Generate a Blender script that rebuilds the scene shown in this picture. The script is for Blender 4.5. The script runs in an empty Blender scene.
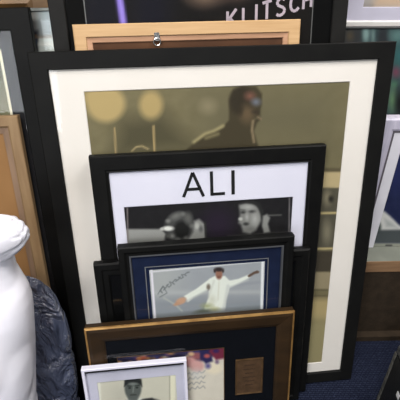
import bpy, bmesh, math, random
import numpy as np
from mathutils import Vector, Matrix
random.seed(4)
scene = bpy.context.scene
col = scene.collection

# ------------------------------------------------------------------ camera
F_PX, PITCH, ROLL, CAM_H = 427.24, 0.5841, -0.0029, 1.2418
FW = np.array([0, math.cos(PITCH), -math.sin(PITCH)])
_R = np.array([1.0, 0, 0]); _U = np.cross(_R, FW)
RT = math.cos(ROLL)*_R + math.sin(ROLL)*_U
UP = -math.sin(ROLL)*_R + math.cos(ROLL)*_U
EYE = np.array([0, 0, CAM_H])
cam_d = bpy.data.cameras.new('camera'); cam = bpy.data.objects.new('camera', cam_d); col.objects.link(cam)
cam_d.sensor_width = 36; cam_d.lens = 36*F_PX/400; cam_d.clip_start = .02
m = Matrix((( RT[0], UP[0], -FW[0], 0), (RT[1], UP[1], -FW[1], 0), (RT[2], UP[2], -FW[2], CAM_H), (0, 0, 0, 1)))
cam.matrix_world = m
scene.camera = cam

def project(P):
    d = P-EYE; z = d@FW
    return 200+F_PX*(d@RT)/z, 200-F_PX*(d@UP)/z
def ray(x, y): return RT*(x-200)/F_PX - UP*(y-200)/F_PX + FW
def onY(x, y, Y):
    d = ray(x, y); return EYE+d*(Y/d[1])

# the stack: all frames lean back at the same angle and face the same way
LEAN = math.radians(12); SYAW = 0.1055; ORG = np.array([-.3516, .7364, 0])
AX = np.array([math.cos(SYAW), math.sin(SYAW), 0]); BK = np.array([-math.sin(SYAW), math.cos(SYAW), 0])
SUP = BK*math.sin(LEAN)+np.array([0, 0, math.cos(LEAN)])
NN = -BK*math.cos(LEAN)+np.array([0, 0, math.sin(LEAN)])
def spt(u, v, n): return ORG+AX*u+SUP*v+NN*n
def uv(x, y, n):
    d = ray(x, y); p0 = ORG+NN*n
    s = np.linalg.solve(np.array([AX, SUP, -d]).T, EYE-p0)
    return s[0], s[1]

# ------------------------------------------------------------------ materials
def lin(c):
    c = c/255
    return c/12.92 if c <= .04045 else ((c+.055)/1.055)**2.4
def rgb(r, g, b): return (lin(r), lin(g), lin(b), 1)
def mat(name, c, rough=.5, spec=.5, metal=0, c2=None, scale=8, stretch=(1, 1, 1), bump=0, bscale=None, detail=4, coat=0):
    m = bpy.data.materials.new(name); m.use_nodes = True
    nt = m.node_tree; N = nt.nodes; L = nt.links
    b = N['Principled BSDF']
    b.inputs['Roughness'].default_value = rough; b.inputs['Specular IOR Level'].default_value = spec
    b.inputs['Metallic'].default_value = metal; b.inputs['Coat Weight'].default_value = coat
    b.inputs['Coat Roughness'].default_value = .15
    c2 = c2 or tuple(max(0, k*.93) for k in c)
    tc = N.new('ShaderNodeTexCoord'); mp = N.new('ShaderNodeMapping'); mp.inputs['Scale'].default_value = stretch
    L.new(tc.outputs['Object'], mp.inputs['Vector'])
    nz = N.new('ShaderNodeTexNoise'); nz.inputs['Scale'].default_value = scale; nz.inputs['Detail'].default_value = detail
    L.new(mp.outputs[0], nz.inputs['Vector'])
    rp = N.new('ShaderNodeValToRGB'); rp.color_ramp.elements[0].position = .35; rp.color_ramp.elements[1].position = .65
    rp.color_ramp.elements[0].color = rgb(*c); rp.color_ramp.elements[1].color = rgb(*c2)
    L.new(nz.outputs['Fac'], rp.inputs['Fac']); L.new(rp.outputs['Color'], b.inputs['Base Color'])
    if bump:
        bn = N.new('ShaderNodeBump'); bn.inputs['Strength'].default_value = bump; bn.inputs['Distance'].default_value = .004
        n2 = N.new('ShaderNodeTexNoise'); n2.inputs['Scale'].default_value = bscale or scale*4; n2.inputs['Detail'].default_value = 4
        L.new(mp.outputs[0], n2.inputs['Vector']); L.new(n2.outputs['Fac'], bn.inputs['Height']); L.new(bn.outputs[0], b.inputs['Normal'])
    return m
def glass_mat():
    m = bpy.data.materials.new('picture_glass'); m.use_nodes = True
    nt = m.node_tree; N = nt.nodes; L = nt.links
    N.remove(N['Principled BSDF'])
    t = N.new('ShaderNodeBsdfTransparent'); g = N.new('ShaderNodeBsdfGlossy'); g.inputs['Roughness'].default_value = .03
    t.inputs[0].default_value = (.985, .99, .985, 1)
    fr = N.new('ShaderNodeFresnel'); fr.inputs['IOR'].default_value = 1.4
    ge = N.new('ShaderNodeNewGeometry'); iv = N.new('ShaderNodeMath'); iv.operation = 'SUBTRACT'; iv.inputs[0].default_value = 1
    ml = N.new('ShaderNodeMath'); ml.operation = 'MULTIPLY'; L.new(ge.outputs['Backfacing'], iv.inputs[1]); L.new(iv.outputs[0], ml.inputs[0]); L.new(fr.outputs[0], ml.inputs[1])
    mx = N.new('ShaderNodeMixShader'); L.new(ml.outputs[0], mx.inputs[0]); L.new(t.outputs[0], mx.inputs[1]); L.new(g.outputs[0], mx.inputs[2])
    L.new(mx.outputs[0], N['Material Output'].inputs['Surface'])
    return m
def print_mat():
    m = bpy.data.materials.new('printed_paper'); m.use_nodes = True
    nt = m.node_tree; N = nt.nodes; b = N['Principled BSDF']; b.inputs['Roughness'].default_value = .6; b.inputs['Specular IOR Level'].default_value = .15
    a = N.new('ShaderNodeAttribute'); a.attribute_name = 'ink'
    nt.links.new(a.outputs['Color'], b.inputs['Base Color'])
    return m
GLASS = glass_mat(); PRINT = print_mat()
BLACK = mat('black_lacquered_wood', (20, 20, 19), .6, .16, c2=(15, 15, 15), scale=14, stretch=(1, 1, 1), bump=.05)
BLACK2 = mat('black_satin_wood', (15, 15, 14), .55, .16, c2=(10, 10, 10), scale=20, bump=.05)
GREYBLACK = mat('charcoal_wood', (30, 29, 28), .6, .16, c2=(24, 24, 23), scale=14)
SOFTBLACK = mat('black_mount_board', (8, 8, 9), .8, .1)
CREAM = mat('warm_white_mount_board', (236, 229, 224), .8, .2, c2=(232, 225, 219), scale=5)
LILAC = mat('cool_white_mount_board', (228, 226, 242), .8, .2, c2=(223, 221, 238), scale=5)
NAVY = mat('navy_mount_board', (26, 35, 62), .8, .1, c2=(22, 30, 54), scale=30)
INKBLUE = mat('blue_black_mount_board', (11, 13, 19), .8, .1, c2=(9, 11, 16), scale=30)
SILVER = mat('silver_fillet', (170, 170, 172), .35, .6, metal=.6)
WHITELINE = mat('white_bevel_core', (225, 225, 228), .7, .2)
BRONZE = mat('bronze_wood', (56, 40, 23), .5, .25, metal=.1, c2=(44, 32, 19), scale=9, stretch=(1, 1, 3), bump=.1)
GOLDEDGE = mat('rubbed_gold_edge', (196, 152, 90), .35, .6, metal=.5, c2=(160, 120, 70), scale=30)
BRASS = mat('aged_brass', (128, 98, 66), .35, .6, metal=.55, c2=(104, 78, 52), scale=40)
PINE = mat('pale_pine', (208, 172, 128), .5, .3, c2=(196, 158, 114), scale=10, stretch=(.6, 6, 12), bump=.1)
PINE_IN = mat('pinkish_pine_slip', (196, 152, 122), .6, .3, c2=(180, 138, 108), scale=12, stretch=(1, 6, 12))
DARKBROWN = mat('brown_backing_paper', (92, 62, 42), .8, .2, c2=(72, 48, 34), scale=9)
OAK = mat('tan_wood', (150, 124, 92), .55, .3, c2=(132, 106, 76), scale=9, stretch=(7, 6, .8), bump=.1)
OAK_GREY = mat('greyed_wood_slip', (140, 114, 92), .6, .3, c2=(120, 98, 82), scale=9, stretch=(7, 6, .8))
KRAFT = mat('orange_brown_board', (150, 112, 72), .75, .2, c2=(138, 102, 64), scale=5)
GILT = mat('brown_gilt_wood', (112, 82, 46), .45, .4, metal=.2, c2=(78, 58, 36), scale=7)
SLATE = mat('slate_mount_board', (42, 42, 46), .85, .1, c2=(36, 36, 40), scale=30)
WHITEWOOD = mat('white_painted_wood', (230, 228, 242), .4, .5, c2=(224, 222, 236), scale=8)
LAVWOOD = mat('lavender_white_wood', (205, 200, 216), .45, .4, c2=(188, 184, 202), scale=20, stretch=(6, 6, 1))
STEEL = mat('nickel_plated_steel', (200, 200, 200), .25, .7, metal=1)
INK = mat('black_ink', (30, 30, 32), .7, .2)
GREYINK = mat('pale_lilac_ink', (186, 172, 184), .7, .2)
BACKING = mat('brown_backing_board', (80, 66, 52), .9, .1)

# ------------------------------------------------------------------ helpers
def link(name, me, parent=None, material=None):
    o = bpy.data.objects.new(name, me); col.objects.link(o)
    if material is not None: me.materials.append(material)
    if parent is not None: o.parent = parent
    return o
def mesh_from(bm, name):
    bmesh.ops.recalc_face_normals(bm, faces=bm.faces)
    me = bpy.data.meshes.new(name); bm.to_mesh(me); bm.free(); return me
def add_box(bm, x0, x1, y0, y1, z0, z1):
    v = [bm.verts.new(p) for p in ((x0,y0,z0),(x1,y0,z0),(x1,y1,z0),(x0,y1,z0),(x0,y0,z1),(x1,y0,z1),(x1,y1,z1),(x0,y1,z1))]
    for f in ((0,1,2,3),(4,5,6,7),(0,1,5,4),(1,2,6,5),(2,3,7,6),(3,0,4,7)): bm.faces.new([v[i] for i in f])
def box(name, ext, material, parent=None, bevel=0):
    bm = bmesh.new(); add_box(bm, *ext)
    if bevel: bmesh.ops.bevel(bm, geom=bm.edges[:], offset=bevel, segments=2, affect='EDGES')
    return link(name, mesh_from(bm, name), parent, material)
def ring(name, w, h, profile, material, parent, x0=0, z0=0):
    """mitred rectangle: profile = closed loop of (inset, depth)"""
    bm = bmesh.new(); rows = []
    for s, y in profile:
        rows.append([bm.verts.new(p) for p in ((x0+s, y, z0+s), (x0+w-s, y, z0+s), (x0+w-s, y, z0+h-s), (x0+s, y, z0+h-s))])
    for i in range(len(rows)):
        a, b = rows[i], rows[(i+1) % len(rows)]
        for k in range(4): bm.faces.new((a[k], a[(k+1) % 4], b[(k+1) % 4], b[k]))
    return link(name, mesh_from(bm, name), parent, material)
def arch(name, w, h, profile, material, parent, x0=0, z0=0):
    """moulding on three sides, open at the foot"""
    bm = bmesh.new(); rows = []
    for s, y in profile:
        rows.append([bm.verts.new(p) for p in ((x0+w-s, y, z0), (x0+w-s, y, z0+h-s), (x0+s, y, z0+h-s), (x0+s, y, z0))])
    for i in range(len(rows)):
        a, b = rows[i], rows[(i+1) % len(rows)]
        for k in range(3): bm.faces.new((a[k], a[k+1], b[k+1], b[k]))
    bm.faces.new([q[0] for q in rows]); bm.faces.new([q[3] for q in rows][::-1])
    return link(name, mesh_from(bm, name), parent, material)
def plate(name, w, h, ox0, ox1, oz0, oz1, y, t, material, parent, x0=0, z0=0):
    """mount board: a rectangle w x h with one opening, bevelled towards the picture"""
    bm = bmesh.new(); rows = []
    b = .0015
    for (a0, a1, c0, c1, yy) in ((x0, x0+w, z0, z0+h, y+t), (x0, x0+w, z0, z0+h, y), (ox0-b, ox1+b, oz0-b, oz1+b, y), (ox0, ox1, oz0, oz1, y+t)):
        rows.append([bm.verts.new(p) for p in ((a0, yy, c0), (a1, yy, c0), (a1, yy, c1), (a0, yy, c1))])
    for i in range(4):
        p, q = rows[i], rows[(i+1) % 4]
        for k in range(4): bm.faces.new((p[k], p[(k+1) % 4], q[(k+1) % 4], q[k]))
    return link(name, mesh_from(bm, name), parent, material)
def root(name, label, cat, loc, group=None):
    o = bpy.data.objects.new(name, None); col.objects.link(o); o.empty_display_size = .05
    o['label'] = label; o['category'] = cat
    if group: o['group'] = group
    o.location = loc
    return o

# ---- a small painter: soft shapes laid over a picture's own grid of vertices
class Paint:
    def __init__(s, X, Y, base, noise=0, seed=0, ncell=7):
        s.X, s.Y = X, Y; s.C = np.zeros(X.shape+(3,))+np.array(base, float)
        s.rng = np.random.default_rng(seed)
        if noise: s.speckle(noise, ncell)
    def speckle(s, amt, cell):
        n = np.zeros(s.X.shape)
        for k, c in enumerate((cell, cell/2.3, cell/5)):
            ph = s.rng.random(4)*9
            n += (np.sin(s.X/c*1.7+ph[0]+2*np.sin(s.Y/c+ph[1]))*np.sin(s.Y/c*1.9+ph[2]+2*np.sin(s.X/c*.8+ph[3])))/(1+k)
        s.C += (n*amt)[..., None]
    def mix(s, m, c): 
        m = np.clip(m, 0, 1)[..., None]; s.C = s.C*(1-m)+np.array(c, float)*m
    def ell(s, cx, cy, rx, ry, c, soft=1, a=1, rot=0):
        dx, dy = s.X-cx, s.Y-cy; cr, sr = math.cos(rot), math.sin(rot)
        u, v = (dx*cr+dy*sr)/rx, (-dx*sr+dy*cr)/ry
        d = (np.sqrt(u*u+v*v)-1)*min(rx, ry)
        s.mix(a*(.5-d/(2*soft)), c)
    def poly(s, pts, c, soft=.5, a=1):
        P = np.array(pts, float); n = len(P); inside = np.zeros(s.X.shape, bool); D = np.full(s.X.shape, 1e9)
        for i in range(n):
            x0, y0 = P[i]; x1, y1 = P[(i+1) % n]
            if y0 != y1:
                t = (s.Y-y0)/(y1-y0); hit = ((s.Y > min(y0, y1)) & (s.Y <= max(y0, y1)) & (s.X < x0+t*(x1-x0))); inside ^= hit
            L2 = (x1-x0)**2+(y1-y0)**2+1e-9
            t = np.clip(((s.X-x0)*(x1-x0)+(s.Y-y0)*(y1-y0))/L2, 0, 1)
            D = np.minimum(D, np.hypot(s.X-x0-t*(x1-x0), s.Y-y0-t*(y1-y0)))
        D = np.where(inside, -D, D); s.mix(a*(.5-D/(2*soft)), c)
    def line(s, pts, w, c, soft=.4, a=1):
        D = np.full(s.X.shape, 1e9)
        for (x0, y0), (x1, y1) in zip(pts[:-1], pts[1:]):
            L2 = (x1-x0)**2+(y1-y0)**2+1e-9
            t = np.clip(((s.X-x0)*(x1-x0)+(s.Y-y0)*(y1-y0))/L2, 0, 1)
            D = np.minimum(D, np.hypot(s.X-x0-t*(x1-x0), s.Y-y0-t*(y1-y0)))
        s.mix(a*(.5-(D-w/2)/(2*soft)), c)

def picture(name, parent, M, x0, x1, z0, z1, y, painter, step=.0025, thick=.0012, label=None):
    """printed sheet: a fine grid on the front of a thin sheet, ink stored per vertex. M = local to world"""
    nx = max(4, int((x1-x0)/step)); nz = max(4, int((z1-z0)/step))
    gx, gz = np.meshgrid(np.linspace(x0, x1, nx), np.linspace(z0, z1, nz))
    Mw = np.array(M)
    P = np.stack([gx.ravel(), np.full(gx.size, y), gz.ravel()], 1)
    Wd = P@Mw[:3, :3].T+Mw[:3, 3]
    px, py = project(Wd)
    pt = painter(px.reshape(gx.shape), py.reshape(gx.shape))
    C = np.clip(pt.C, 0, 255).reshape(-1, 3)/255
    C = np.where(C <= .04045, C/12.92, ((C+.055)/1.055)**2.4)
    verts = [tuple(p) for p in P]; faces = []
    for j in range(nz-1):
        for i in range(nx-1):
            a = j*nx+i; faces.append((a, a+1, a+1+nx, a+nx))
    b = len(verts); verts += [(x0, y+thick, z0), (x1, y+thick, z0), (x1, y+thick, z1), (x0, y+thick, z1)]
    c = (0, nx-1, nx*nz-1, nx*(nz-1))
    faces += [(b+3, b+2, b+1, b)]
    faces += [tuple([b, b+1]+list(range(nx-1, -1, -1))),
              tuple([b+1, b+2]+[j*nx+nx-1 for j in range(nz-1, -1, -1)]),
              tuple([b+2, b+3]+[(nz-1)*nx+i for i in range(nx)]),
              tuple([b+3, b]+[j*nx for j in range(nz)])]
    me = bpy.data.meshes.new(name); me.from_pydata(verts, [], faces)
    at = me.attributes.new('ink', 'FLOAT_COLOR', 'POINT')
    buf = np.ones((len(verts), 4), np.float32); buf[:len(C), :3] = C
    at.data.foreach_set('color', buf.ravel())
    o = link(name, me, parent, PRINT)
    if label: o['label'] = label
    return o

def strokes(name, parent, lines, w, y, material, t=.0006):
    """lettering made of flat strokes; lines = polylines in local (x, z)"""
    bm = bmesh.new()
    for L in lines:
        ww = w
        for (x0, z0), (x1, z1) in zip(L[:-1], L[1:]):
            d = Vector((x1-x0, z1-z0)); d.normalize(); n = Vector((-d.y, d.x))*ww/2; e = d*(ww*.0)
            q = [(x0+n.x-e.x, z0+n.y-e.y), (x1+n.x+e.x, z1+n.y+e.y), (x1-n.x+e.x, z1-n.y+e.y), (x0-n.x-e.x, z0-n.y-e.y)]
            a = [bm.verts.new((p[0], y, p[1])) for p in q]; b = [bm.verts.new((p[0], y+t, p[1])) for p in q]
            bm.faces.new(a); bm.faces.new(b[::-1])
            for k in range(4): bm.faces.new((a[k], a[(k+1) % 4], b[(k+1) % 4], b[k]))
    return link(name, mesh_from(bm, name), parent, material)

def stack_frame(name, label, cat, u0, u1, vtop, n, th, group=None):
    """root of a frame in the leaning stack; local x = width, z = up the frame, y = into the frame"""
    vb = -(n-th)*math.tan(LEAN)+.0004
    o = root(name, label, cat, tuple(spt(u0, vb, n)), group)
    M = Matrix(((AX[0], -NN[0], SUP[0], 0), (AX[1], -NN[1], SUP[1], 0), (AX[2], -NN[2], SUP[2], 0), (0, 0, 0, 1)))
    o.rotation_euler = M.to_euler()
    M4 = Matrix.Translation(Vector(spt(u0, vb, n))) @ M
    def loc(x, y, depth=0):
        a, b = uv(x, y, n-depth); return a-u0, b-vb
    return o, M4, u1-u0, vtop-vb, loc, th
def flat_rail(b, th, bev=.002, lip=.004):
    return [(0, th), (0, bev), (bev, 0), (b-bev, 0), (b, bev), (b, lip), (b, th)]
def glass_and_back(o, w, h, b, yg, th, back=BACKING):
    box('glass', (b-.003, w-b+.003, yg, yg+.0015, b-.003, h-b+.003), GLASS, o)
    box('backing_board', (b-.004, w-b+.004, th-.004, th-.0005, b-.004, h-b+.004), back, o)

FR = 'picture frames leaning in the stack'
# ------------------------------------------------------------------ 1 the big frame
o, M4, w, h, loc, th = stack_frame('picture_frame', 'large black picture frame with wide cream mount around a sepia photograph', 'picture frame', 0, .84, 1.0219, 0, .022, FR)
b = .0385
ring('frame_moulding', w, h, flat_rail(b, th), BLACK, o)
px0, pz1 = loc(84, 92, .008); px1 = loc(350, 81, .008)[0]; pz0 = loc(321, 362, .008)[1]
plate('mount', w-2*b+.006, h-2*b+.006, px0, px1, pz0, pz1, .0075, .0015, CREAM, o, b-.003, b-.003)
def p_big(X, Y):
    p = Paint(X, Y, (117, 109, 82), 2.5, 1, 9)
    p.poly([(190, 80), (345, 78), (345, 160), (255, 155), (190, 150)], (104, 98, 76), 14, .5)
    p.poly([(118, 118), (165, 110), (200, 150), (110, 160)], (82, 77, 58), 10, .8)
    p.ell(106, 104, 19, 18, (180, 158, 110), 3.5); p.ell(97, 96, 13, 10, (180, 158, 110), 4)
    p.ell(151, 105, 11.5, 14, (176, 154, 106), 3.5)
    p.line([(114.5, 128), (116, 156)], 1.6, (168, 146, 104), .6); p.line([(153.5, 126), (154.5, 152)], 1.8, (178, 154, 108), .6)
    p.line([(132, 151), (136, 147), (142, 146), (148, 149)], 1.5, (170, 152, 112), .7)
    p.ell(208, 106, 9, 8, (140, 130, 104), 4, .6)
    # man: shoulders, neck, head
    p.poly([(180, 156), (196, 141), (206, 134), (222, 128), (229, 120), (229, 100), (233, 90), (243, 86), (256, 86), (262, 94), (262, 104), (260, 112), (261, 119), (257, 123), (254, 131), (257, 142), (262, 160), (275, 300), (160, 300)], (68, 61, 46), 1.2)
    p.ell(242, 101, 13, 15, (54, 48, 38), 2, .8)
    p.ell(250, 96, 6, 5, (122, 84, 72), 2, .6); p.ell(256, 102, 5, 4, (112, 116, 128), 2, .7)
    p.ell(247, 114, 8, 10, (98, 82, 62), 3, .7); p.ell(240, 110, 3, 5, (52, 46, 36), 2, .7); p.ell(256, 112, 4, 2, (56, 48, 40), 1.2, .7)
    p.line([(194, 142), (205, 134), (214, 131), (223, 126)], 3, (172, 160, 118), 1.4, .8)
    p.line([(206, 138), (218, 134)], 3, (146, 136, 100), 1.5, .7)
    p.line([(253, 121), (252, 130), (254, 142)], 2.4, (150, 132, 104), 1, .8)
    p.line([(258, 117), (261, 119)], 2, (140, 118, 96), .8, .8)
    p.line([(255, 119), (300, 104), (322, 102)], 1.5, (108, 102, 80), 1, .5)
    # right hand edge, lower down
    p.poly([(300, 168), (360, 168), (360, 172), (300, 172)], (92, 84, 64), 1)
    p.poly([(300, 172), (360, 172), (360, 188), (300, 188)], (182, 164, 126), 1)
    p.poly([(300, 188), (360, 188), (360, 250), (300, 250)], (84, 80, 68), 1)
    p.ell(327, 198, 5, 8, (128, 120, 100), 2, .7); p.ell(327, 232, 5, 12, (122, 116, 98), 2, .7); p.ell(331, 199, 3, 4, (40, 38, 34), 1, .6)
    p.line([(300, 213.5), (360, 212.5)], 2, (188, 170, 122), .7); p.line([(300, 249), (360, 248)], 2, (188, 170, 122), .7)
    p.poly([(300, 251), (360, 251), (360, 272), (300, 272)], (66, 60, 50), 1)
    p.poly([(300, 272), (360, 272), (360, 289), (300, 289)], (146, 134, 108), 1)
    p.line([(300, 290), (360, 290)], 1.2, (92, 84, 66), .6); p.line([(300, 296), (360, 296)], 1.4, (88, 80, 62), .6)
    p.poly([(300, 298), (360, 298), (360, 322), (300, 322)], (172, 154, 112), 3, .8)
    p.poly([(300, 318), (360, 318), (360, 370), (300, 370)], (150, 140, 104), 5, .8)
    return p
picture('print', o, M4, px0-.004, px1+.004, pz0-.004, pz1+.004, .0095, p_big, .0032)
glass_and_back(o, w, h, b, .005, th)

# ------------------------------------------------------------------ 2 wide panoramic frame with black lettering
n = .026
o, M4, w, h, loc, th = stack_frame('picture_frame', 'black frame with white mount, three large black capital letters above a panoramic photograph', 'picture frame',
    uv(88, 156, n)[0], uv(327, 145, n)[0], uv(327, 145, n)[1], n, .022, FR)
b = .042
ring('frame_moulding', w, h, [(0, th), (0, .003), (.003, 0), (.034, 0), (.038, .002), (.040, .001), (b, .003), (b, th)], BLACK2, o)
a0, c1 = loc(124, 207.5, .008); a1 = loc(293, 195, .008)[0]; c0 = loc(140, 262, .008)[1]
plate('mount', w-2*b+.006, h-2*b+.006, a0, a1, c0, c1, .0075, .0015, LILAC, o, b-.003, b-.003)
def p_pan(X, Y):
    p = Paint(X, Y, (33, 32, 34), 2, 2, 6)
    p.ell(218, 224, 18, 18, (40, 32, 46), 8, .8)
    p.poly([(120, 229), (161, 229), (166, 234), (163, 243), (150, 247), (120, 247)], (152, 152, 150), 1.2)
    p.poly([(120, 240), (165, 238), (165, 247), (120, 247)], (110, 110, 108), 2, .7)
    p.ell(180, 227, 15, 15, (72, 72, 72), 2.5)
    p.ell(182, 230, 8, 9, (30, 30, 30), 2); p.ell(176, 216, 7, 3.5, (112, 112, 110), 1.8, .8, -.4)
    p.ell(188, 218, 4, 6, (96, 96, 94), 2, .8)
    for k, (x, y) in enumerate([(168, 221), (172, 236), (183, 214), (192, 226), (178, 240), (186, 238), (168, 236)]): p.ell(x, y, 2.4, 2, (128-8*k, 128-8*k, 126-8*k), 1.2, .9)
    p.ell(168, 228.5, 5.5, 2.4, (226, 226, 222), 1); p.ell(162, 229, 2, 1.5, (190, 190, 186), .8)
    p.poly([(188, 240), (193, 232), (194, 221), (199, 219), (205, 224), (206, 238), (200, 241)], (140, 140, 138), 1.5)
    p.ell(201, 229, 2, 3, (96, 96, 96), 1.2); p.ell(197, 226, 2, 3, (176, 176, 172), 1)
    p.line([(205, 222), (206, 238)], 2, (40, 40, 40), 1)
    # face in profile
    p.poly([(239, 205), (246, 203), (256, 205), (262, 211), (261, 221), (256, 230), (250, 234), (243, 232), (241, 225), (238.5, 223), (240, 214)], (128, 128, 126), 1.6)
    p.poly([(240, 203), (245, 200.5), (253, 200), (260, 203), (264, 212), (263, 222), (260.5, 215), (258, 208), (252, 204), (245, 203)], (44, 44, 44), 1.2, .95)
    p.ell(243, 212.3, 2.2, 1.3, (56, 56, 56), 1); p.ell(252.5, 211.6, 2.8, 1.4, (56, 56, 56), 1)
    p.line([(241, 209.5), (245, 210)], 1, (70, 70, 70), .6); p.ell(240.5, 219, 2, 1.5, (190, 190, 186), .9); p.ell(246, 224, 2.8, 1.6, (60, 60, 60), .8)
    p.ell(247, 217, 1.6, 3, (176, 176, 174), 1.4, .8); p.ell(255, 219, 3, 5, (182, 182, 180), 3, .8); p.ell(248, 207, 6, 2.4, (168, 168, 166), 1.8, .9); p.ell(250, 229, 5, 2.4, (112, 112, 110), 1.6, .7)
    p.poly([(263, 216), (267, 214), (270, 218), (268, 224), (270, 232), (264, 233), (262, 226)], (140, 140, 138), 1.2)
    p.line([(268, 215.5), (281, 215)], 1.2, (100, 100, 98), .8)
    p.poly([(228, 236), (300, 231), (300, 242), (228, 247)], (80, 80, 78), 1.6, .8)
    p.line([(127.3, 208), (128, 246)], 1.4, (120, 112, 112), .6); p.line([(289.5, 196), (289, 236)], 1.2, (120, 116, 118), .6)
    return p
picture('print', o, M4, a0-.003, a1+.003, c0-.003, c1+.003, .0095, p_pan, .002)
def L(*pts, d=.007): return [loc(x, y, d) for x, y in pts]
strokes('lettering', o, [L((183.6, 197.2), (192.6, 172.6)), L((192.6, 172.6), (203.6, 196.4)), L((187, 189.6), (200.4, 188.7))], .0076, .0066, INK)
strokes('lettering', o, [L((211.3, 171.4), (212, 195.4)), L((211, 194.3), (225, 193.4))], .0078, .0066, INK)
strokes('lettering', o, [L((232.9, 170.3), (233.2, 194.4))], .0085, .0066, INK)
glass_and_back(o, w, h, b, .0045, th)

# ------------------------------------------------------------------ 3 plain black frame between
n = .050
o, M4, w, h, loc, th = stack_frame('picture_frame', 'plain black frame almost hidden between the lettered frame and the navy mounted cricket picture', 'picture frame',
    uv(93, 266, n)[0], uv(311, 249, n)[0], uv(311, 249, n)[1], n, .02, FR)
ring('frame_moulding', w, h, [(0, th), (0, .004), (.004, 0), (.018, 0), (.022, .003), (.034, .003), (.038, .006), (.038, th)], BLACK2, o)
box('mount', (.036, w-.036, .008, .010, .036, h-.036), SOFTBLACK, o)
glass_and_back(o, w, h, .038, .006, th)

# ------------------------------------------------------------------ 4 cricket picture
n = .078
o, M4, w, h, loc, th = stack_frame('picture_frame', 'black and silver frame with navy mount around a signed photograph of a cricketer in white', 'picture frame',
    uv(117, 248, n)[0], uv(295, 236, n)[0], uv(295, 236, n)[1], n, .024, FR)
b = .026
ring('frame_moulding', w, h, [(0, th), (0, .002), (.003, 0), (.014, 0), (.020, .004), (b, .004), (b, th)], BLACK2, o)
ring('silver_slip', w-2*b, h-2*b, [(0, .003), (.0035, .003), (.005, .007), (.005, .009), (0, .009)], mat('dull_silver_slip', (104, 106, 110), .35, .5, metal=.5), o, b, b)
a0, c1 = loc(145, 267.5, .009); a1 = loc(268.5, 255.5, .009)[0]; c0 = c1-.19
plate('mount', w-2*b, h-2*b, a0, a1, c0, c1, .0095, .0012, NAVY, o, b, b)
ring('white_core_line', a1-a0, c1-c0, [(-.001, .0094), (.0012, .0094), (.0012, .0112), (-.001, .0112)], SILVER, o, a0, c0)
e0, g1 = loc(149, 270.5, .010); e1 = loc(265.2, 259, .010)[0]; g0 = g1-.17
plate('inner_mount', a1-a0-.003, c1-c0-.003, e0, e1, g0, g1, .0112, .001, NAVY, o, a0+.0015, c0+.0015)
def p_crk(X, Y):
    p = Paint(X, Y, (158, 162, 168), 1.5, 3, 10)
    p.poly([(140, 260), (185, 255), (180, 330), (140, 330)], (170, 173, 174), 10, .7)
    p.poly([(140, 290), (275, 290), (275, 295), (140, 295)], (176, 179, 182), 1.5, .7)
    p.poly([(140, 297), (275, 294), (275, 330), (140, 330)], (142, 148, 156), 3, .6)
    p.line([(233, 285), (262, 282)], 2, (146, 150, 158), 1.4, .8)
    # signature
    sg = []
    for k in range(30):
        t = k/29; sg.append((160+29*t+1.6*math.sin(k*2.1), 291-19*t+(2.6-1.6*t)*math.sin(k*1.55)))
    p.line(sg, .8, (92, 98, 100), .6, .85); p.line([(158, 294), (163, 286), (167, 293), (160, 297)], .8, (100, 106, 108), .6, .8)
    p.line([(164, 298), (176, 305), (182, 311)], 1.8, (176, 180, 176), .8, .8)
    # cricketer
    W1 = (228, 232, 224)
    p.poly([(184, 296), (196, 289), (208, 280), (214, 277), (216, 284), (206, 291), (194, 297), (188, 302)], W1, .8)
    p.ell(181, 301, 5.5, 3.2, (196, 156, 130), 1, 1, -.4); p.ell(177, 304, 3.4, 1.5, (188, 146, 120), .8, 1, -.3)
    p.poly([(209, 279), (215, 276), (225, 276), (230, 281), (229, 290), (226, 300), (224, 318), (203, 320), (205, 306), (209, 297)], W1, .8)
    p.poly([(227, 281), (238, 279), (249, 274.5), (250, 277.5), (240, 283), (229, 288)], W1, .8)
    p.line([(249, 276), (254, 273), (258, 272)], 2.4, (96, 76, 66), .7); p.line([(254, 273), (257, 271)], 1.2, (96, 76, 66), .5)
    p.ell(208.5, 287, 2, 3, (120, 110, 100), .9, .9)
    p.ell(219, 274, 3.4, 5.4, (150, 108, 92), .9); p.ell(219, 277, 2, 1.2, (110, 74, 66), .6, .6)
    p.ell(218.8, 269.4, 4.4, 2.1, (52, 44, 44), .9); p.ell(214.8, 271, 1.2, 1.8, (60, 50, 48), .7); p.ell(223, 271, 1, 1.6, (60, 50, 48), .7)
    p.line([(219, 282), (218, 300)], 1, (206, 206, 190), .8, .8); p.line([(228, 286), (225, 302), (223, 312)], 2.4, (196, 200, 198), 1.4, .8); p.line([(187, 301), (206, 291)], 1.6, (186, 190, 188), 1.2, .8); p.line([(214, 281), (209, 296)], 1.4, (202, 204, 196), 1.2, .8); p.line([(230, 287), (248, 280)], 1.4, (190, 194, 194), 1, .7); p.ell(212, 300, 4, 5, (208, 210, 196), 2, .7)
    p.ell(203, 313, 10, 3.5, (66, 72, 48), 1.4, .9, -.15); p.ell(207, 306, 6, 3, (150, 156, 112), 1.6, .6); p.ell(215, 310, 5, 3, (176, 172, 110), 1.4, .6)
    p.poly([(140, 316), (275, 304), (275, 340), (140, 340)], (128, 134, 138), 2, .7)
    p.line([(151.4, 270), (155, 320)], 2.4, (226, 222, 232), .5); p.line([(262.8, 258), (261.6, 308)], 2.8, (226, 228, 232), .5)
    p.line([(150, 272), (266, 260.8)], 1.6, (214, 214, 220), .5)
    return p
picture('print', o, M4, e0-.002, e1+.002, g0-.002, g1+.002, .0124, p_crk, .0016)
glass_and_back(o, w, h, b, .0075, th)

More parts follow.
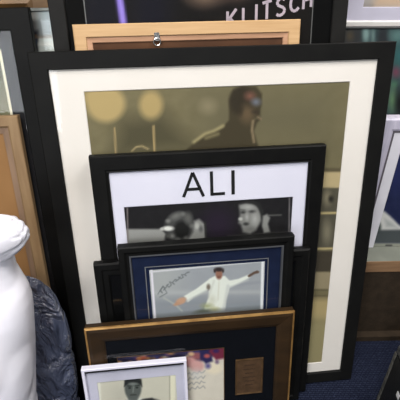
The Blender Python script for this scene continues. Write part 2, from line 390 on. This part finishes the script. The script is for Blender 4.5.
# ------------------------------------------------------------------ 5 bronze frame with plaque
n = .106
o, M4, w, h, loc, th = stack_frame('picture_frame', 'bronze brown frame with gold top edge, dark mount, small plaque and colourful signed picture', 'picture frame',
    uv(84, 330, n)[0], uv(295, 312, n)[0], uv(295, 312, n)[1], n, .024, FR)
b = .046
ring('frame_moulding', w, h, [(0, th), (0, .003), (.004, .0015), (.012, 0), (.036, .003), (b, .007), (b, th)], BRONZE, o)
ring('gilt_edge', w, h, [(-.0006, .0075), (-.0006, .0024), (.0036, .0009), (.0042, .0016), (.0004, .0032), (.0004, .0075)], GOLDEDGE, o)
a0, c1 = loc(117, 357.5, .010); a1 = loc(224, 345, .010)[0]; c0 = .08
plate('mount', w-2*b+.004, h-2*b+.004, a0, a1, c0, c1, .0095, .0012, INKBLUE, o, b-.002, b-.002)
ring('gold_fillet', a1-a0, c1-c0, [(-.0008, .0094), (.0010, .0094), (.0010, .0107), (-.0008, .0107)], BRASS, o, a0, c0)
def p_col(X, Y):
    p = Paint(X, Y, (222, 214, 200), 2, 5, 6)
    p.poly([(110, 340), (230, 338), (230, 352), (206, 358), (196, 366), (180, 366), (112, 376)], (52, 50, 82), 1.5)
    rng = random.Random(3)
    for k in range(70):
        x = 118+rng.random()*80; y = 352+rng.random()*14-(x-118)*.07
        p.ell(x, y, 2+rng.random()*2, 1+rng.random(), rng.choice([(176, 130, 84), (58, 60, 110), (40, 36, 60), (170, 90, 70), (190, 170, 150), (90, 60, 110)]), .9, .85)
    p.ell(197, 356, 7, 3.5, (150, 90, 96), 1.4); p.ell(190, 362, 6, 5, (206, 152, 150), 1.4); p.ell(197, 366, 7, 6, (212, 164, 160), 1.6)
    p.ell(191, 354, 3, 2, (214, 178, 140), 1); p.poly([(200, 350), (210, 348), (213, 362), (206, 364), (200, 358)], (46, 42, 84), 1.2)
    p.poly([(211, 345), (226, 344), (226, 358), (216, 360), (209, 352)], (116, 44, 66), 1.4); p.ell(216, 351, 3, 2, (60, 40, 90), 1)
    p.ell(207, 356, 3, 2, (180, 90, 90), 1)
    p.ell(214, 368, 8, 6, (236, 224, 200), 2); p.ell(208, 366, 3, 3, (90, 84, 140), 1.4, .7); p.ell(217, 362, 2, 2, (92, 70, 110), 1.2, .7)
    for yy in (374, 379, 384, 389):
        p.line([(188+k*1.9, yy-k*.25+1.5*math.sin(k*2.3+yy)) for k in range(10)], .7, (120, 124, 132), .5, .7)
    p.ell(196, 374, 6, 5, (206, 206, 206), 3, .5)
    return p
picture('print', o, M4, a0-.002, a1+.002, c0-.002, c1+.002, .0110, p_col, .0016)
# plaque with raised rim
q0, s1 = loc(235.5, 360, .008); q1 = loc(263.5, 358, .008)[0]; s0 = loc(235.5, 395, .008)[1]
pl = ring('plaque', q1-q0, s1-s0, [(0, .0094), (0, .0068), (.002, .0060), (.0055, .0078), (.0055, .0094)], BRASS, o, q0, s0)
box('plaque_plate', (q0+.005, q1-.005, .0076, .0092, s0+.005, s1-.005), mat('engraved_brown_plate', (104, 78, 56), .5, .4, metal=.3, c2=(88, 66, 46), scale=60), pl)
ln = []
for k in range(6):
    z = s1-.022-k*.014; wd = (.028, .034, .024, .036, .03, .022)[k]; cx = (q0+q1)/2
    ln.append([(cx-wd/2+j*wd/8, z+.0014*math.sin(j*2.4+k)) for j in range(9)])
strokes('engraving', pl, ln, .0022, .0073, mat('engraved_lines', (66, 48, 36), .6, .3), .0004)
box('glass', (b-.003, w-b+.003, .0045, .0055, b-.003, h-b+.003), GLASS, o)
box('backing_board', (b-.004, w-b+.004, th-.004, th-.0005, b-.004, h-b+.004), BACKING, o)

# ------------------------------------------------------------------ 6 small white frame
n = .126
o, M4, w, h, loc, th = stack_frame('picture_frame', 'small white frame holding a black and white portrait of a person in a dark suit', 'picture frame',
    uv(81, 371.5, n)[0], uv(186.5, 360.5, n)[0], uv(186, 360.5, n)[1], n, .015, FR)
b = .0075
ring('frame_moulding', w, h, [(0, th), (0, .001), (.001, 0), (.0062, 0), (.0072, .001), (b, .001), (b, th)], WHITEWOOD, o)
box('shadow_strip', (b-.001, w-b+.001, .0012, .0068, h-b-.006, h-b+.001), INK, o)  # dark strip standing in for the shadow gap under the top rail
a0, c1 = loc(97, 384, .006); a1 = loc(175.5, 373.5, .006)[0]; c0 = loc(100, 470, .006)[1]
plate('mount', w-2*b+.004, h-2*b+.004, a0, a1, c0, c1, .0095, .0010, mat('lilac_grey_mount_board', (206, 204, 222), .8, .2), o, b-.002, b-.002)
def p_por(X, Y):
    p = Paint(X, Y, (210, 206, 190), 1.2, 6, 9)
    p.ell(120, 396, 12, 14, (196, 192, 178), 6, .7)
    p.line([(98, 383), (177, 372.5)], 1.2, (160, 158, 150), .8, .6)
    p.line([(172.5, 372), (173, 460)], 5, (236, 232, 208), .8); p.line([(99, 384), (103, 460)], 3, (228, 226, 212), .8)
    p.line([(169.6, 374), (170, 460)], 1, (170, 166, 150), .6)
    # jacket, shirt, tie
    p.poly([(104, 470), (108, 420), (118, 405), (127, 400), (133, 408), (141, 400), (152, 398), (163, 408), (170, 430), (172, 470)], (44, 46, 48), 1.2)
    p.poly([(126, 399), (142, 398), (135, 420)], (214, 214, 206), .8); p.poly([(132, 403), (136, 403), (135, 420)], (40, 40, 44), .7)
    p.ell(150, 401, 8, 2.5, (48, 48, 50), 1.2, .9)
    p.ell(133, 398, 5, 6, (110, 114, 110), 1.2)
    p.ell(133, 388.5, 8.4, 11.5, (92, 97, 94), 1.1)
    p.poly([(124, 387), (124.5, 380.5), (128.5, 376.5), (136, 376), (141.5, 379.5), (142.3, 387), (140, 384.5), (137, 382.8), (130, 383), (126.5, 385)], (44, 46, 46), .9)
    p.line([(128, 386), (131, 386)], 1.3, (56, 60, 58), .5); p.line([(135.5, 385.6), (139, 385.4)], 1.3, (56, 60, 58), .5)
    p.ell(129.6, 388, 1.3, .8, (40, 44, 42), .5); p.ell(137, 387.6, 1.3, .8, (40, 44, 42), .5)
    p.line([(133.6, 387), (133, 392)], 1.2, (140, 146, 140), .6, .7); p.line([(130.6, 395), (136, 394.8)], 1.2, (62, 62, 60), .5)
    p.ell(133, 383.8, 4, 1.4, (136, 142, 138), .9, .7)
    return p
picture('print', o, M4, a0-.002, a1+.002, c0-.002, c1+.002, .0106, p_por, .0013)
box('glass', (b-.001, w-b+.001, .0072, .0080, b-.001, h-b+.001), GLASS, o)
box('backing_board', (b-.002, w-b+.002, th-.003, th-.0005, b-.002, h-b+.002), BACKING, o)

# ------------------------------------------------------------------ 7 pale wooden frame with hanger
n = -.0265
o, M4, w, h, loc, th = stack_frame('picture_frame', 'pale pine frame with a small metal hanger, standing behind the large black frame', 'picture frame',
    uv(72, 25, n)[0], uv(301, 19, n)[0], uv(301, 19, n)[1], n, .018, FR)
ring('frame_moulding', w, h, [(0, th), (0, .002), (.002, 0), (.026, 0), (.028, .003), (.028, th)], PINE, o)
ring('inner_slip', w-.056, h-.056, [(0, .0035), (.010, .0045), (.0115, .006), (.0115, th-.004), (0, th-.004)], PINE_IN, o, .028, .028)
box('backing_board', (.0395, w-.0395, .008, .012, .0395, h-.0395), DARKBROWN, o)
hx, hz = loc(157, 39)
hb = box('hanger', (hx-.006, hx+.006, -.0012, .0004, hz-.004, hz+.014), STEEL, o, .001)
bm = bmesh.new()
R1, R2 = .0078, .0016
vs = [[bm.verts.new((hx+(R1+R2*math.cos(t*math.tau/8))*math.cos(s*math.tau/20), -.0026+R2*math.sin(t*math.tau/8), hz-.006+(R1+R2*math.cos(t*math.tau/8))*math.sin(s*math.tau/20))) for t in range(8)] for s in range(20)]
for s in range(20):
    for t in range(8): bm.faces.new((vs[s][t], vs[(s+1) % 20][t], vs[(s+1) % 20][(t+1) % 8], vs[s][(t+1) % 8]))
link('ring', mesh_from(bm, 'ring'), hb, STEEL)

# ------------------------------------------------------------------ 8 poster frame at the back
n = -.0485
o, M4, w, h, loc, th = stack_frame('picture_frame', 'wide black frame at the back with pale slanted poster lettering and a violet light beam', 'picture frame',
    uv(47, 0, n)[0], uv(349, 0, n)[0], 1.36, n, .022, FR)
b = .036
ring('frame_moulding', w, h, flat_rail(b, th), GREYBLACK, o)
a0 = loc(84.2, 5, .008)[0]; a1 = loc(313, 5, .008)[0]
plate('mount', w-2*b+.004, h-2*b+.004, a0, a1, .085, h-.085, .0075, .0012, SOFTBLACK, o, b-.002, b-.002)
ring('silver_fillet', a1-a0, h-.17, [(-.0010, .0072), (.0012, .0072), (.0012, .0088), (-.0010, .0088)], mat('dim_silver_fillet', (112, 112, 112), .4, .5, metal=.3), o, a0, .085)
def p_post(X, Y):
    p = Paint(X, Y, (15, 13, 14), 1, 7, 12)
    p.poly([(80, -80), (116, -80), (122, 60), (84, 60)], (13, 13, 24), 6, .8)
    p.poly([(128, -80), (170, -80), (175, 60), (130, 60)], (14, 13, 26), 8, .7)
    p.poly([(95, -120), (104, -120), (127.5, 26), (120, 26), (117, 5)], (132, 112, 204), 1.6)
    p.line([(110, -80), (124, 30)], 2.4, (170, 150, 232), 1.5, .7)
    p.ell(205, -6, 20, 13, (112, 92, 78), 6, .8); p.ell(235, -4, 16, 8, (76, 60, 54), 5, .7)
    p.poly([(205, 14), (225, 8), (300, -8), (318, 5), (318, 60), (205, 60)], (20, 17, 16), 5, .6)
    return p
picture('print', o, M4, a0-.002, a1+.002, .083, h-.083, .0090, p_post, .0045)
GL = {'K': [[(0, 0), (0, 1)], [(.62, 1), (.05, .48)], [(.18, .56), (.68, 0)]], 'L': [[(0, 1), (0, 0), (.55, 0)]], 'I': [[(0, 0), (0, 1)]],
      'T': [[(-.32, 1), (.32, 1)], [(0, 1), (0, 0)]],
      'S': [[(.56, .84), (.42, .97), (.2, .98), (.05, .85), (.07, .66), (.3, .52), (.52, .4), (.6, .2), (.46, .04), (.2, 0), (.02, .14)]],
      'C': [[(.6, .84), (.42, .98), (.2, .96), (.04, .76), (0, .5), (.04, .24), (.2, .04), (.42, .02), (.6, .16)]],
      'H': [[(0, 0), (0, 1)], [(0, .5), (.55, .5)], [(.55, 0), (.55, 1)]]}
for ch, x, y in (('K', 227.5, 31), ('L', 243, 27.5), ('I', 256, 24), ('T', 266.5, 21.5), ('S', 276, 19), ('C', 290, 15), ('H', 303, 11.5)):
    ox, oz = loc(x, y, .009); cap = .037; sl = .25
    strokes('lettering', o, [[(ox+gx*cap*.9+.0*gz, oz+.005+gz*cap+gx*cap*.9*sl) for gx, gz in s] for s in GL[ch]], .0062, .0082, GREYINK)
glass_and_back(o, w, h, b, .005, th)

# ------------------------------------------------------------------ 9 black frame with slate mount, left
n = -.0265
o, M4, w, h, loc, th = stack_frame('picture_frame', 'black frame with slate grey mount at far left, behind the tan wooden frame', 'picture frame',
    -.62, uv(28, 7, n)[0], uv(28, 7, n)[1], n, .020, FR)
b = .046
ring('frame_moulding', w, h, flat_rail(b, th), BLACK2, o)
a1, c1 = loc(-1, 50, .008); a1 = loc(10, 101, .008)[0]
plate('mount', w-2*b+.004, h-2*b+.004, .075, a1, .11, c1, .0075, .0015, SLATE, o, b-.002, b-.002)
ring('cream_bevel', a1-.075, c1-.11, [(-.001, .0072), (.004, .0072), (.0055, .009), (-.001, .009)], mat('cream_bevel_core', (224, 218, 196), .7, .2), o, .075, .11)
def p_ol(X, Y):
    p = Paint(X, Y, (112, 110, 86), 8, 8, 10)
    p.poly([(-200, 60), (20, 60), (20, 90), (-200, 84)], (90, 92, 70), 8, .6)
    return p
picture('print', o, M4, .073, a1+.002, .108, c1+.002, .0092, p_ol, .006)
glass_and_back(o, w, h, b, .005, th)

# ------------------------------------------------------------------ 10 tan wooden frame, left
n = -.002
o, M4, w, h, loc, th = stack_frame('picture_frame', 'tan wooden frame with orange brown centre, standing behind the white plastic bag', 'picture frame',
    -.60, uv(17, 116, n)[0], uv(17, 116, n)[1], n, .020, FR)
ring('frame_moulding', w, h, [(0, th), (0, .002), (.002, 0), (.022, 0), (.026, .003), (.026, th)], OAK, o)
ring('inner_slip', w-.052, h-.052, [(0, .0035), (.014, .0055), (.014, th-.005), (0, th-.005)], OAK_GREY, o, .026, .026)
box('panel', (.040, w-.040, .0075, .013, .040, h-.040), KRAFT, o)

# ------------------------------------------------------------------ 11 silvery print seen through the gap
n = -.074
u_r = .30
o, M4, w, h, loc, th = stack_frame('picture_frame', 'thin framed silvery grey print showing in the gap at upper left between two black frames', 'picture frame',
    -.0135, u_r, uv(50, 7.5, n)[1], n, .014, FR)
ring('frame_moulding', w, h, [(0, th), (0, .001), (.001, 0), (.006, 0), (.007, .002), (.007, th)], mat('grey_metal_frame', (120, 124, 120), .35, .5, metal=.4), o)
def p_gap(X, Y):
    p = Paint(X, Y, (160, 170, 174), 2, 9, 14)
    p.poly([(20, 0), (37, 0), (41, 52), (20, 52)], (96, 90, 86), 6, .8)
    p.ell(46, 20, 6, 10, (176, 188, 194), 5, .8)
    p.poly([(20, 31), (38, 31), (38, 52), (20, 52)], (34, 36, 46), 2, .9); p.ell(34, 42, 2.4, 4, (44, 66, 100), 1.5, .9); p.ell(35, 36, 2, 1.5, (130, 96, 70), 1, .8)
    p.line([(36, 37), (60, 36)], 1.6, (150, 120, 96), .7, .8)
    p.poly([(38.5, 38), (60, 37), (60, 90), (38.5, 90)], (206, 212, 208), .8); p.poly([(38, 43), (60, 42.6), (60, 45), (38, 45.4)], (232, 232, 226), 1)
    return p
picture('print', o, M4, .006, w-.006, .006, h-.006, .004, p_gap, .004)
box('glass', (.006, w-.006, .002, .003, .006, h-.006), GLASS, o)
box('backing_board', (.006, w-.006, th-.003, th-.0005, .006, h-.006), BACKING, o)

# ------------------------------------------------------------------ 12 gilt frame behind
n = -.093
o, M4, w, h, loc, th = stack_frame('picture_frame', 'brown gilt wooden frame, only a strip visible along the top left corner', 'picture frame',
    -.55, .06, 1.19, n, .020, FR)
ring('frame_moulding', w, h, [(0, th), (0, .004), (.006, 0), (.020, .003), (.055, .003), (.066, .0), (.075, .006), (.075, th)], GILT, o)
box('panel', (.073, w-.073, .008, .014, .073, h-.073), DARKBROWN, o)

# ------------------------------------------------------------------ the setting
FLOORM = bpy.data.materials.new('navy_carpet'); FLOORM.use_nodes = True
nt = FLOORM.node_tree; N = nt.nodes; LK = nt.links; bs = N['Principled BSDF']; bs.inputs['Roughness'].default_value = .95; bs.inputs['Specular IOR Level'].default_value = .1
tc = N.new('ShaderNodeTexCoord'); br = N.new('ShaderNodeTexBrick'); br.inputs['Scale'].default_value = 60; br.inputs['Color1'].default_value = rgb(50, 57, 78); br.inputs['Color2'].default_value = rgb(39, 45, 64)
br.inputs['Mortar'].default_value = rgb(20, 24, 46); br.inputs['Mortar Size'].default_value = .06; br.inputs['Brick Width'].default_value = .7; br.inputs['Row Height'].default_value = .4
nz = N.new('ShaderNodeTexNoise'); nz.inputs['Scale'].default_value = 160; mx = N.new('ShaderNodeMix'); mx.data_type = 'RGBA'; mx.blend_type = 'MULTIPLY'; mx.inputs[0].default_value = .7
LK.new(tc.outputs['Object'], br.inputs['Vector']); LK.new(tc.outputs['Object'], nz.inputs['Vector']); LK.new(br.outputs['Color'], mx.inputs[6]); LK.new(nz.outputs['Fac'], mx.inputs[7])
LK.new(mx.outputs[2], bs.inputs['Base Color'])
bp = N.new('ShaderNodeBump'); bp.inputs['Distance'].default_value = .003; LK.new(nz.outputs['Fac'], bp.inputs['Height']); LK.new(bp.outputs[0], bs.inputs['Normal'])
WALL = mat('painted_wall', (176, 172, 164), .9, .2, c2=(170, 166, 158), scale=2)
DIMWALL = mat('grey_room_wall', (84, 82, 78), .9, .2, c2=(78, 76, 73), scale=2)
WY = 1.46
def struct(name, ext, m):
    o = box(name, ext, m); o['kind'] = 'structure'; return o
struct('floor', (-2.6, 2.6, -3.2, WY, -.06, 0), FLOORM)
struct('wall_back', (-2.6, 2.6, WY, WY+.1, 0, 2.6), WALL)
struct('wall_front', (-2.6, 2.6, -3.3, -3.2, 0, 2.6), DIMWALL)
struct('wall_left', (-2.7, -2.6, -3.3, WY+.1, -.06, 2.6), DIMWALL)
struct('wall_right', (2.6, 2.7, -3.3, WY+.1, -.06, 2.6), DIMWALL)
struct('ceiling', (-2.7, 2.7, -3.3, WY+.1, 2.6, 2.7), mat('white_ceiling', (200, 198, 192), .9, .2))

# low plinth along the wall
PT = .348
pr = root('low_plinth', 'low brown plinth with a tan wooden front edge, at right behind the large frame', 'plinth', (.45, 1.0, 0))
pr.rotation_euler[2] = math.radians(1.2)
PLW = mat('dark_brown_carpet_cladding', (60, 50, 40), .95, .1, c2=(50, 42, 34), scale=30, bump=.3)
box('body', (-1.9, 1.3, 0, .42, 0, PT-.0425), PLW, pr)
box('skirting', (-1.9, 1.3, -.026, -.0005, 0, .022), PLW, pr)
box('top_board', (-1.9, 1.3, .001, .42, PT-.042, PT), mat('grey_green_top', (126, 129, 119), .6, .3, c2=(116, 119, 110), scale=14), pr)
box('edge_strip', (-1.9, 1.3, -.002, .0008, PT-.042, PT), mat('tan_plinth_edge', (150, 118, 88), .5, .3, c2=(132, 102, 76), scale=8, stretch=(1, 6, 10), bump=.1), pr)

# white-lavender framed photograph standing on the plinth
YC = 1.065
def upright(name, label, x0, x1, z0, z1, y, th, group=None):
    o = root(name, label, 'picture frame', (x0, y, z0), group)
    M = Matrix.Translation((x0, y, z0))
    return o, M, x1-x0, z1-z0, lambda x, yy, d=0: (onY(x, yy, y+d)[0]-x0, onY(x, yy, y+d)[2]-z0)
ctop = onY(392, 119, YC)[2]; xl = onY(396, 135, YC)[0]-.045
o, M, w, h, loc = upright('picture_frame', 'lavender white frame standing upright on the plinth at right, dark navy picture inside', xl, xl+.5, PT+.001, ctop, YC, .03, 'frames at the right side')
arch('frame_moulding', w, h, [(0, .03), (0, .004), (.004, 0), (.030, 0), (.036, .003), (.036, .03)], LAVWOOD, o)
arch('dark_groove', w-.072, h-.036, [(0, .0032), (.0055, .0032), (.0055, .008), (0, .008)], mat('grey_brown_groove', (96, 90, 98), .6, .3), o, .036, 0)
arch('white_slip', w-.083, h-.0415, [(0, .004), (.030, .004), (.033, .008), (0, .012)], mat('white_slip', (232, 230, 238), .6, .3), o, .0415, 0)
def p_navy(X, Y):
    p = Paint(X, Y, (34, 40, 72), 3, 11, 6)
    p.ell(396, 175, 6, 14, (40, 46, 92), 5, .7)
    p.poly([(378, 214), (384, 211), (390, 216), (398, 224), (408, 232), (408, 238), (372, 232), (375, 222)], (204, 204, 200), 1.4)
    p.poly([(384, 218), (392, 222), (398, 228), (386, 227)], (168, 172, 170), 1.4, .7)
    p.poly([(360, 228), (380, 230), (440, 229), (440, 243), (360, 243)], (74, 80, 82), 1.4); p.ell(378, 227, 3, 5, (60, 70, 66), 1.5)
    p.poly([(350, 243), (440, 243), (440, 300), (350, 300)], (146, 148, 136), 1)
    p.line([(386, 245.4), (391.5, 245.4)], 1.4, (60, 60, 62), .6)
    return p
picture('print', o, M, .070, w-.070, .0005, h-.070, .0075, p_navy, .003)
box('backing_board', (.034, w-.034, .024, .0295, .034, h-.034), BACKING, o)

# teal picture behind it
YB = 1.405
zt = onY(370, 27.5, YB)[2]; xb = .30
o, M, w, h, loc = upright('picture_frame', 'dark teal and green blurred picture standing against the wall behind the lavender frame', xb, xb+.62, PT+.001, zt, YB, .02, 'frames at the right side')
def p_teal(X, Y):
    p = Paint(X, Y, (66, 84, 86), 5, 12, 8)
    p.poly([(340, 20), (362, 20), (362, 60), (340, 60)], (62, 64, 66), 2, .8); p.ell(350, 36, 4, 6, (92, 84, 70), 2, .7)
    p.ell(366, 34, 3.4, 9, (138, 166, 164), 1.6, .9); p.ell(373, 36, 2, 9, (124, 150, 148), 1.4, .8)
    p.poly([(378, 26), (388, 26), (390, 44), (376, 44)], (52, 56, 60), 2, .7); p.ell(398, 36, 9, 8, (92, 124, 122), 3, .7)
    p.ell(399, 56, 6, 12, (56, 104, 104), 4, .8); p.ell(396, 72, 4, 5, (120, 70, 88), 2.5, .8); p.ell(394, 84, 4, 4, (80, 120, 96), 2, .7)
    p.ell(393, 100, 5, 11, (104, 140, 104), 3, .8); p.ell(400, 104, 5, 14, (34, 36, 38), 3, .9); p.ell(396, 118, 8, 4, (54, 54, 58), 2)
    return p
ring('frame_moulding', w, h, [(0, .02), (0, .001), (.001, 0), (.003, 0), (.004, .002), (.004, .02)], mat('thin_dark_frame', (58, 60, 60), .5, .4), o)
picture('print', o, M, .0035, w-.0035, .0035, h-.0035, .003, p_teal, .004)
box('backing_board', (.003, w-.003, .012, .0195, .003, h-.003), BACKING, o)

# white framed picture on the wall above it
YA = 1.435
zb = onY(370, 27.5, YA)[2]; xa = onY(347.5, 27, YA)[0]-.035
o, M, w, h, loc = upright('picture_frame', 'white framed picture with lavender mount hanging at top right above the teal picture', xa, xa+.62, zb, zb+.5, YA, .022, 'frames at the right side')
ring('frame_moulding', w, h, [(0, .0245), (0, .002), (.002, 0), (.016, 0), (.020, .003), (.020, .0245)], mat('bright_white_frame', (242, 238, 234), .4, .4), o)
zz = loc(370, 7, .006)[1]
plate('mount', w-.036, h-.036, .075, w-.075, zz, h-.075, .0060, .0015, mat('lavender_mount_board', (215, 212, 230), .8, .2), o, .018, .018)
def p_a(X, Y):
    p = Paint(X, Y, (176, 170, 166), 3, 13, 10)
    p.poly([(374, -200), (600, -200), (600, 7), (374, 7)], (204, 178, 152), 5); p.ell(359, 1, 3, 4, (100, 84, 80), 1.6); p.ell(354, -3, 4, 3, (140, 136, 136), 2, .7)
    p.line([(350, 4), (373, 5)], 2, (140, 132, 128), 1, .6)
    return p
picture('print', o, M, .073, w-.073, zz-.002, h-.073, .0077, p_a, .006)
box('backing_board', (.018, w-.018, .015, .0245, .018, h-.018), BACKING, o)

# ------------------------------------------------------------------ black box bottom right
e = onY(377, 400, .76); X0 = e[0]
bxr = root('storage_box', 'black box at lower right corner with a scuffed grey edge and small white mark', 'box', (X0, .76, 0))
bxr.rotation_euler[2] = math.radians(-2)
zt = onY(397, 346, .755)[2]
BOXM = mat('black_leatherette', (26, 27, 26), .5, .4, c2=(20, 20, 21), scale=40, bump=.3)
box('body', (.001, .34, -.36, -.001, 0, zt-.03), BOXM, bxr, .004)
box('lid', (-.001, .342, -.362, .001, zt-.0295, zt), mat('grey_black_lid', (78, 78, 76), .5, .4, c2=(40, 40, 40), scale=60), bxr, .004)
bm = bmesh.new(); k = 14
pr_ = [(-.0022, -.009), (-.0022, .0005), (.004, .0022), (.004, -.0002), (.0002, -.001), (.0002, -.009)]
rws = [[bm.verts.new((a-(.0007*random.random()), b2, (zt-.031)*i/k+.0)) for a, b2 in pr_] for i in range(k+1)]
for i in range(k):
    for j in range(6): bm.faces.new((rws[i][j], rws[i][(j+1) % 6], rws[i+1][(j+1) % 6], rws[i+1][j]))
bm.faces.new(rws[0]); bm.faces.new(rws[-1][::-1])
so = link('scuffed_edge', mesh_from(bm, 'scuffed_edge'), bxr, mat('scuffed_grey_edge', (104, 102, 96), .7, .3, c2=(50, 50, 47), scale=60)); so['label'] = 'scuffed grey corner edge'
box('white_mark', (-.0008, .0008+.001, -.084, -.070, .135, .153), mat('white_sticker', (224, 224, 224), .6, .3), bxr)

# ------------------------------------------------------------------ bags
from mathutils import noise
TY = math.tan(SYAW)
def outline(pts, n):
    out = []
    for x, y in pts:
        a, b_ = uv(x, y, n); p = spt(a, b_, n); out.append((p[0], p[1], p[2]))
    return out
def loft(name, rights, width, depth, seed, amp, freq, segs=96, rows=120, creases=(), fine=0, ffreq=40):
    """bag: stacked oval sections following a leaning right-hand outline; width(z) gives its extent to the left"""
    rr = sorted(rights, key=lambda p: p[2]); zs = [p[2] for p in rr]; z0, z1 = zs[0], zs[-1]
    bm = bmesh.new(); prev = None; first = None
    for j in range(rows+1):
        t = j/rows; z = z0+(z1-z0)*t
        xr = np.interp(z, zs, [p[0] for p in rr]); yr = np.interp(z, zs, [p[1] for p in rr])
        hw = width(t)/2; cx = xr-hw; cy = yr-TY*hw; dp = depth(t)
        row = []
        for i in range(segs):
            a = math.tau*i/segs; ca, sa = math.cos(a), math.sin(a)
            u = hw*math.copysign(abs(ca)**.85, ca); w_ = dp*math.copysign(abs(sa)**.85, sa)
            x = cx+u-w_*TY; y = cy+w_+u*TY
            q = noise.noise(Vector((x*freq, y*freq, z*freq*.6+seed)))*amp
            for cf, ca_, sx, sz in creases:
                q -= ca_*max(0, 1-abs(noise.noise(Vector((x*cf*sx, y*cf*sx+seed, z*cf*sz))))*5)
            k = q*min(1, t*8)*(1 if t < .97 else .3)
            row.append(bm.verts.new((x+ca*k, y+sa*k, z)))
        if prev:
            for i in range(segs): bm.faces.new((prev[i], prev[(i+1) % segs], row[(i+1) % segs], row[i]))
        else: first = row
        prev = row
    bm.faces.new(first[::-1]); bm.faces.new(prev)
    for f in bm.faces: f.smooth = True
    return mesh_from(bm, name)
NW = .215
R = outline([(4, 240), (10, 243), (14.5, 248), (16, 256), (18, 266), (23, 276), (28, 286), (32, 298), (34, 312), (35, 330), (36, 355), (37, 400)], NW)
R.append((R[-1][0]+.004, R[-1][1]-.03, 0))
def wdep(t): return .014 if t > .985 else np.interp(t, [0, .1, .6, .78, .88, .95, .985], [.07, .095, .1, .085, .06, .045, .02])
def wwid(t): return np.interp(t, [0, .1, .6, .8, .9, 1], [.38, .44, .42, .34, .24, .12])
WB = mat('white_plastic_film', (238, 236, 244), .35, .5, c2=(226, 225, 235), scale=6, bump=.6, bscale=9, coat=.4)
wbag = link('plastic_bag', loft('plastic_bag', R, wwid, wdep, 3.1, .010, 6, creases=((3.2, .012, 1.2, .8), (8, .004, 1, .6))), None, WB)
_a, _b = uv(-11, 240, NW+.035); ec = spt(_a, _b, NW+.035)
bm = bmesh.new(); bmesh.ops.create_icosphere(bm, subdivisions=5, radius=1)
rot = Matrix.Rotation(math.radians(-24), 3, 'Y')
for v in bm.verts:
    p = v.co.copy(); q = 1-.05*max(0, 1-abs(noise.noise(Vector((p.x*1.1, p.y*2.4+3, p.z*3.2))))*5)+.10*noise.noise(p*1.4)
    p *= q; p.x += .12*max(0, p.x)
    v.co = rot @ Vector((p.x*.078, p.y*.036, p.z*.048)) + Vector(ec)
for f in bm.faces: f.smooth = True
link('tied_end', mesh_from(bm, 'tied_end'), wbag, WB)
wbag['label'] = 'bulging white plastic bag at left edge, in front of the tan wooden frame'; wbag['category'] = 'bag'
NB = .052
R = outline([(28, 276), (38, 280), (48, 288), (57, 299), (65, 315), (71, 335), (75, 360), (79, 398)], NB)
R.append((R[-1][0]+.002, R[-1][1]-.008, 0))
NP = bpy.data.materials.new('navy_plastic_wrap'); NP.use_nodes = True
nt = NP.node_tree; N = nt.nodes; LK = nt.links; bs = N['Principled BSDF']; bs.inputs['Roughness'].default_value = .16; bs.inputs['Base Color'].default_value = rgb(84, 92, 116)
bs.inputs['Coat Weight'].default_value = 1; bs.inputs['Coat IOR'].default_value = 1.9; bs.inputs['Coat Roughness'].default_value = .1
tc = N.new('ShaderNodeTexCoord'); nz = N.new('ShaderNodeTexNoise'); nz.inputs['Scale'].default_value = 17; nz.inputs['Detail'].default_value = 7; nz.inputs['Distortion'].default_value = 2.5
mp = N.new('ShaderNodeMapping'); mp.inputs['Scale'].default_value = (1, 1, .6); mp.inputs['Rotation'].default_value = (0, .5, 0)
bp = N.new('ShaderNodeBump'); bp.inputs['Distance'].default_value = .035; bp.inputs['Strength'].default_value = 1
LK.new(tc.outputs['Object'], mp.inputs[0]); LK.new(mp.outputs[0], nz.inputs['Vector']); LK.new(nz.outputs['Fac'], bp.inputs['Height']); LK.new(bp.outputs[0], bs.inputs['Normal']); LK.new(bp.outputs[0], bs.inputs['Coat Normal'])
nbag = link('plastic_bundle', loft('plastic_bundle', R, lambda t: np.interp(t, [0, .6, 1], [.2, .22, .12]), lambda t: .038*(1-t**5)+.004, 8.2, .006, 12, creases=((9, .005, 1, .8), (18, .002, 1, .7))), None, NP)
nbag['label'] = 'crinkled shiny navy plastic wrapped bundle between the white bag and the large black frame'; nbag['category'] = 'bundle'

# ------------------------------------------------------------------ lights
def lamp(name, loc, rot, sx, sy, power, c=(1, 1, 1)):
    l = bpy.data.lights.new(name, 'AREA'); l.shape = 'RECTANGLE'; l.size = sx; l.size_y = sy; l.energy = power; l.color = c
    o = bpy.data.objects.new(name, l); col.objects.link(o); o.location = loc; o.rotation_euler = rot
    return o
lamp('ceiling_lamp', (-.5, -.4, 2.56), (0, 0, 0), 1.2, .6, 42, (1, .97, .93))
lamp('ceiling_lamp', (1.0, .5, 2.56), (0, 0, 0), .9, .5, 26, (1, .97, .94))
lamp('ceiling_lamp', (-.3, -2.2, 2.56), (0, 0, 0), 1.2, .6, 26, (.95, .97, 1))
bxw = struct('added_fill_panel', (-2.3, -.7, -3.2, -3.17, .8, 2.1), mat('white_fill_panel', (220, 220, 218), .5, .4))  # unseen window panel, added to back the front fill lamp
lamp('added_front_fill', (-1.5, -3.14, 1.45), (math.radians(90), 0, 0), 1.5, 1.2, 34, (.92, .96, 1))  # fill lamp added to brighten the stack from the front
wd = bpy.data.worlds.new('world'); scene.world = wd; wd.use_nodes = True
wd.node_tree.nodes['Background'].inputs[0].default_value = (.5, .52, .55, 1); wd.node_tree.nodes['Background'].inputs[1].default_value = .3
vs_ = scene.view_settings; vs_.view_transform = 'Standard'; vs_.look = 'None'; vs_.gamma = 1; vs_.exposure = .38; vs_.use_curve_mapping = False
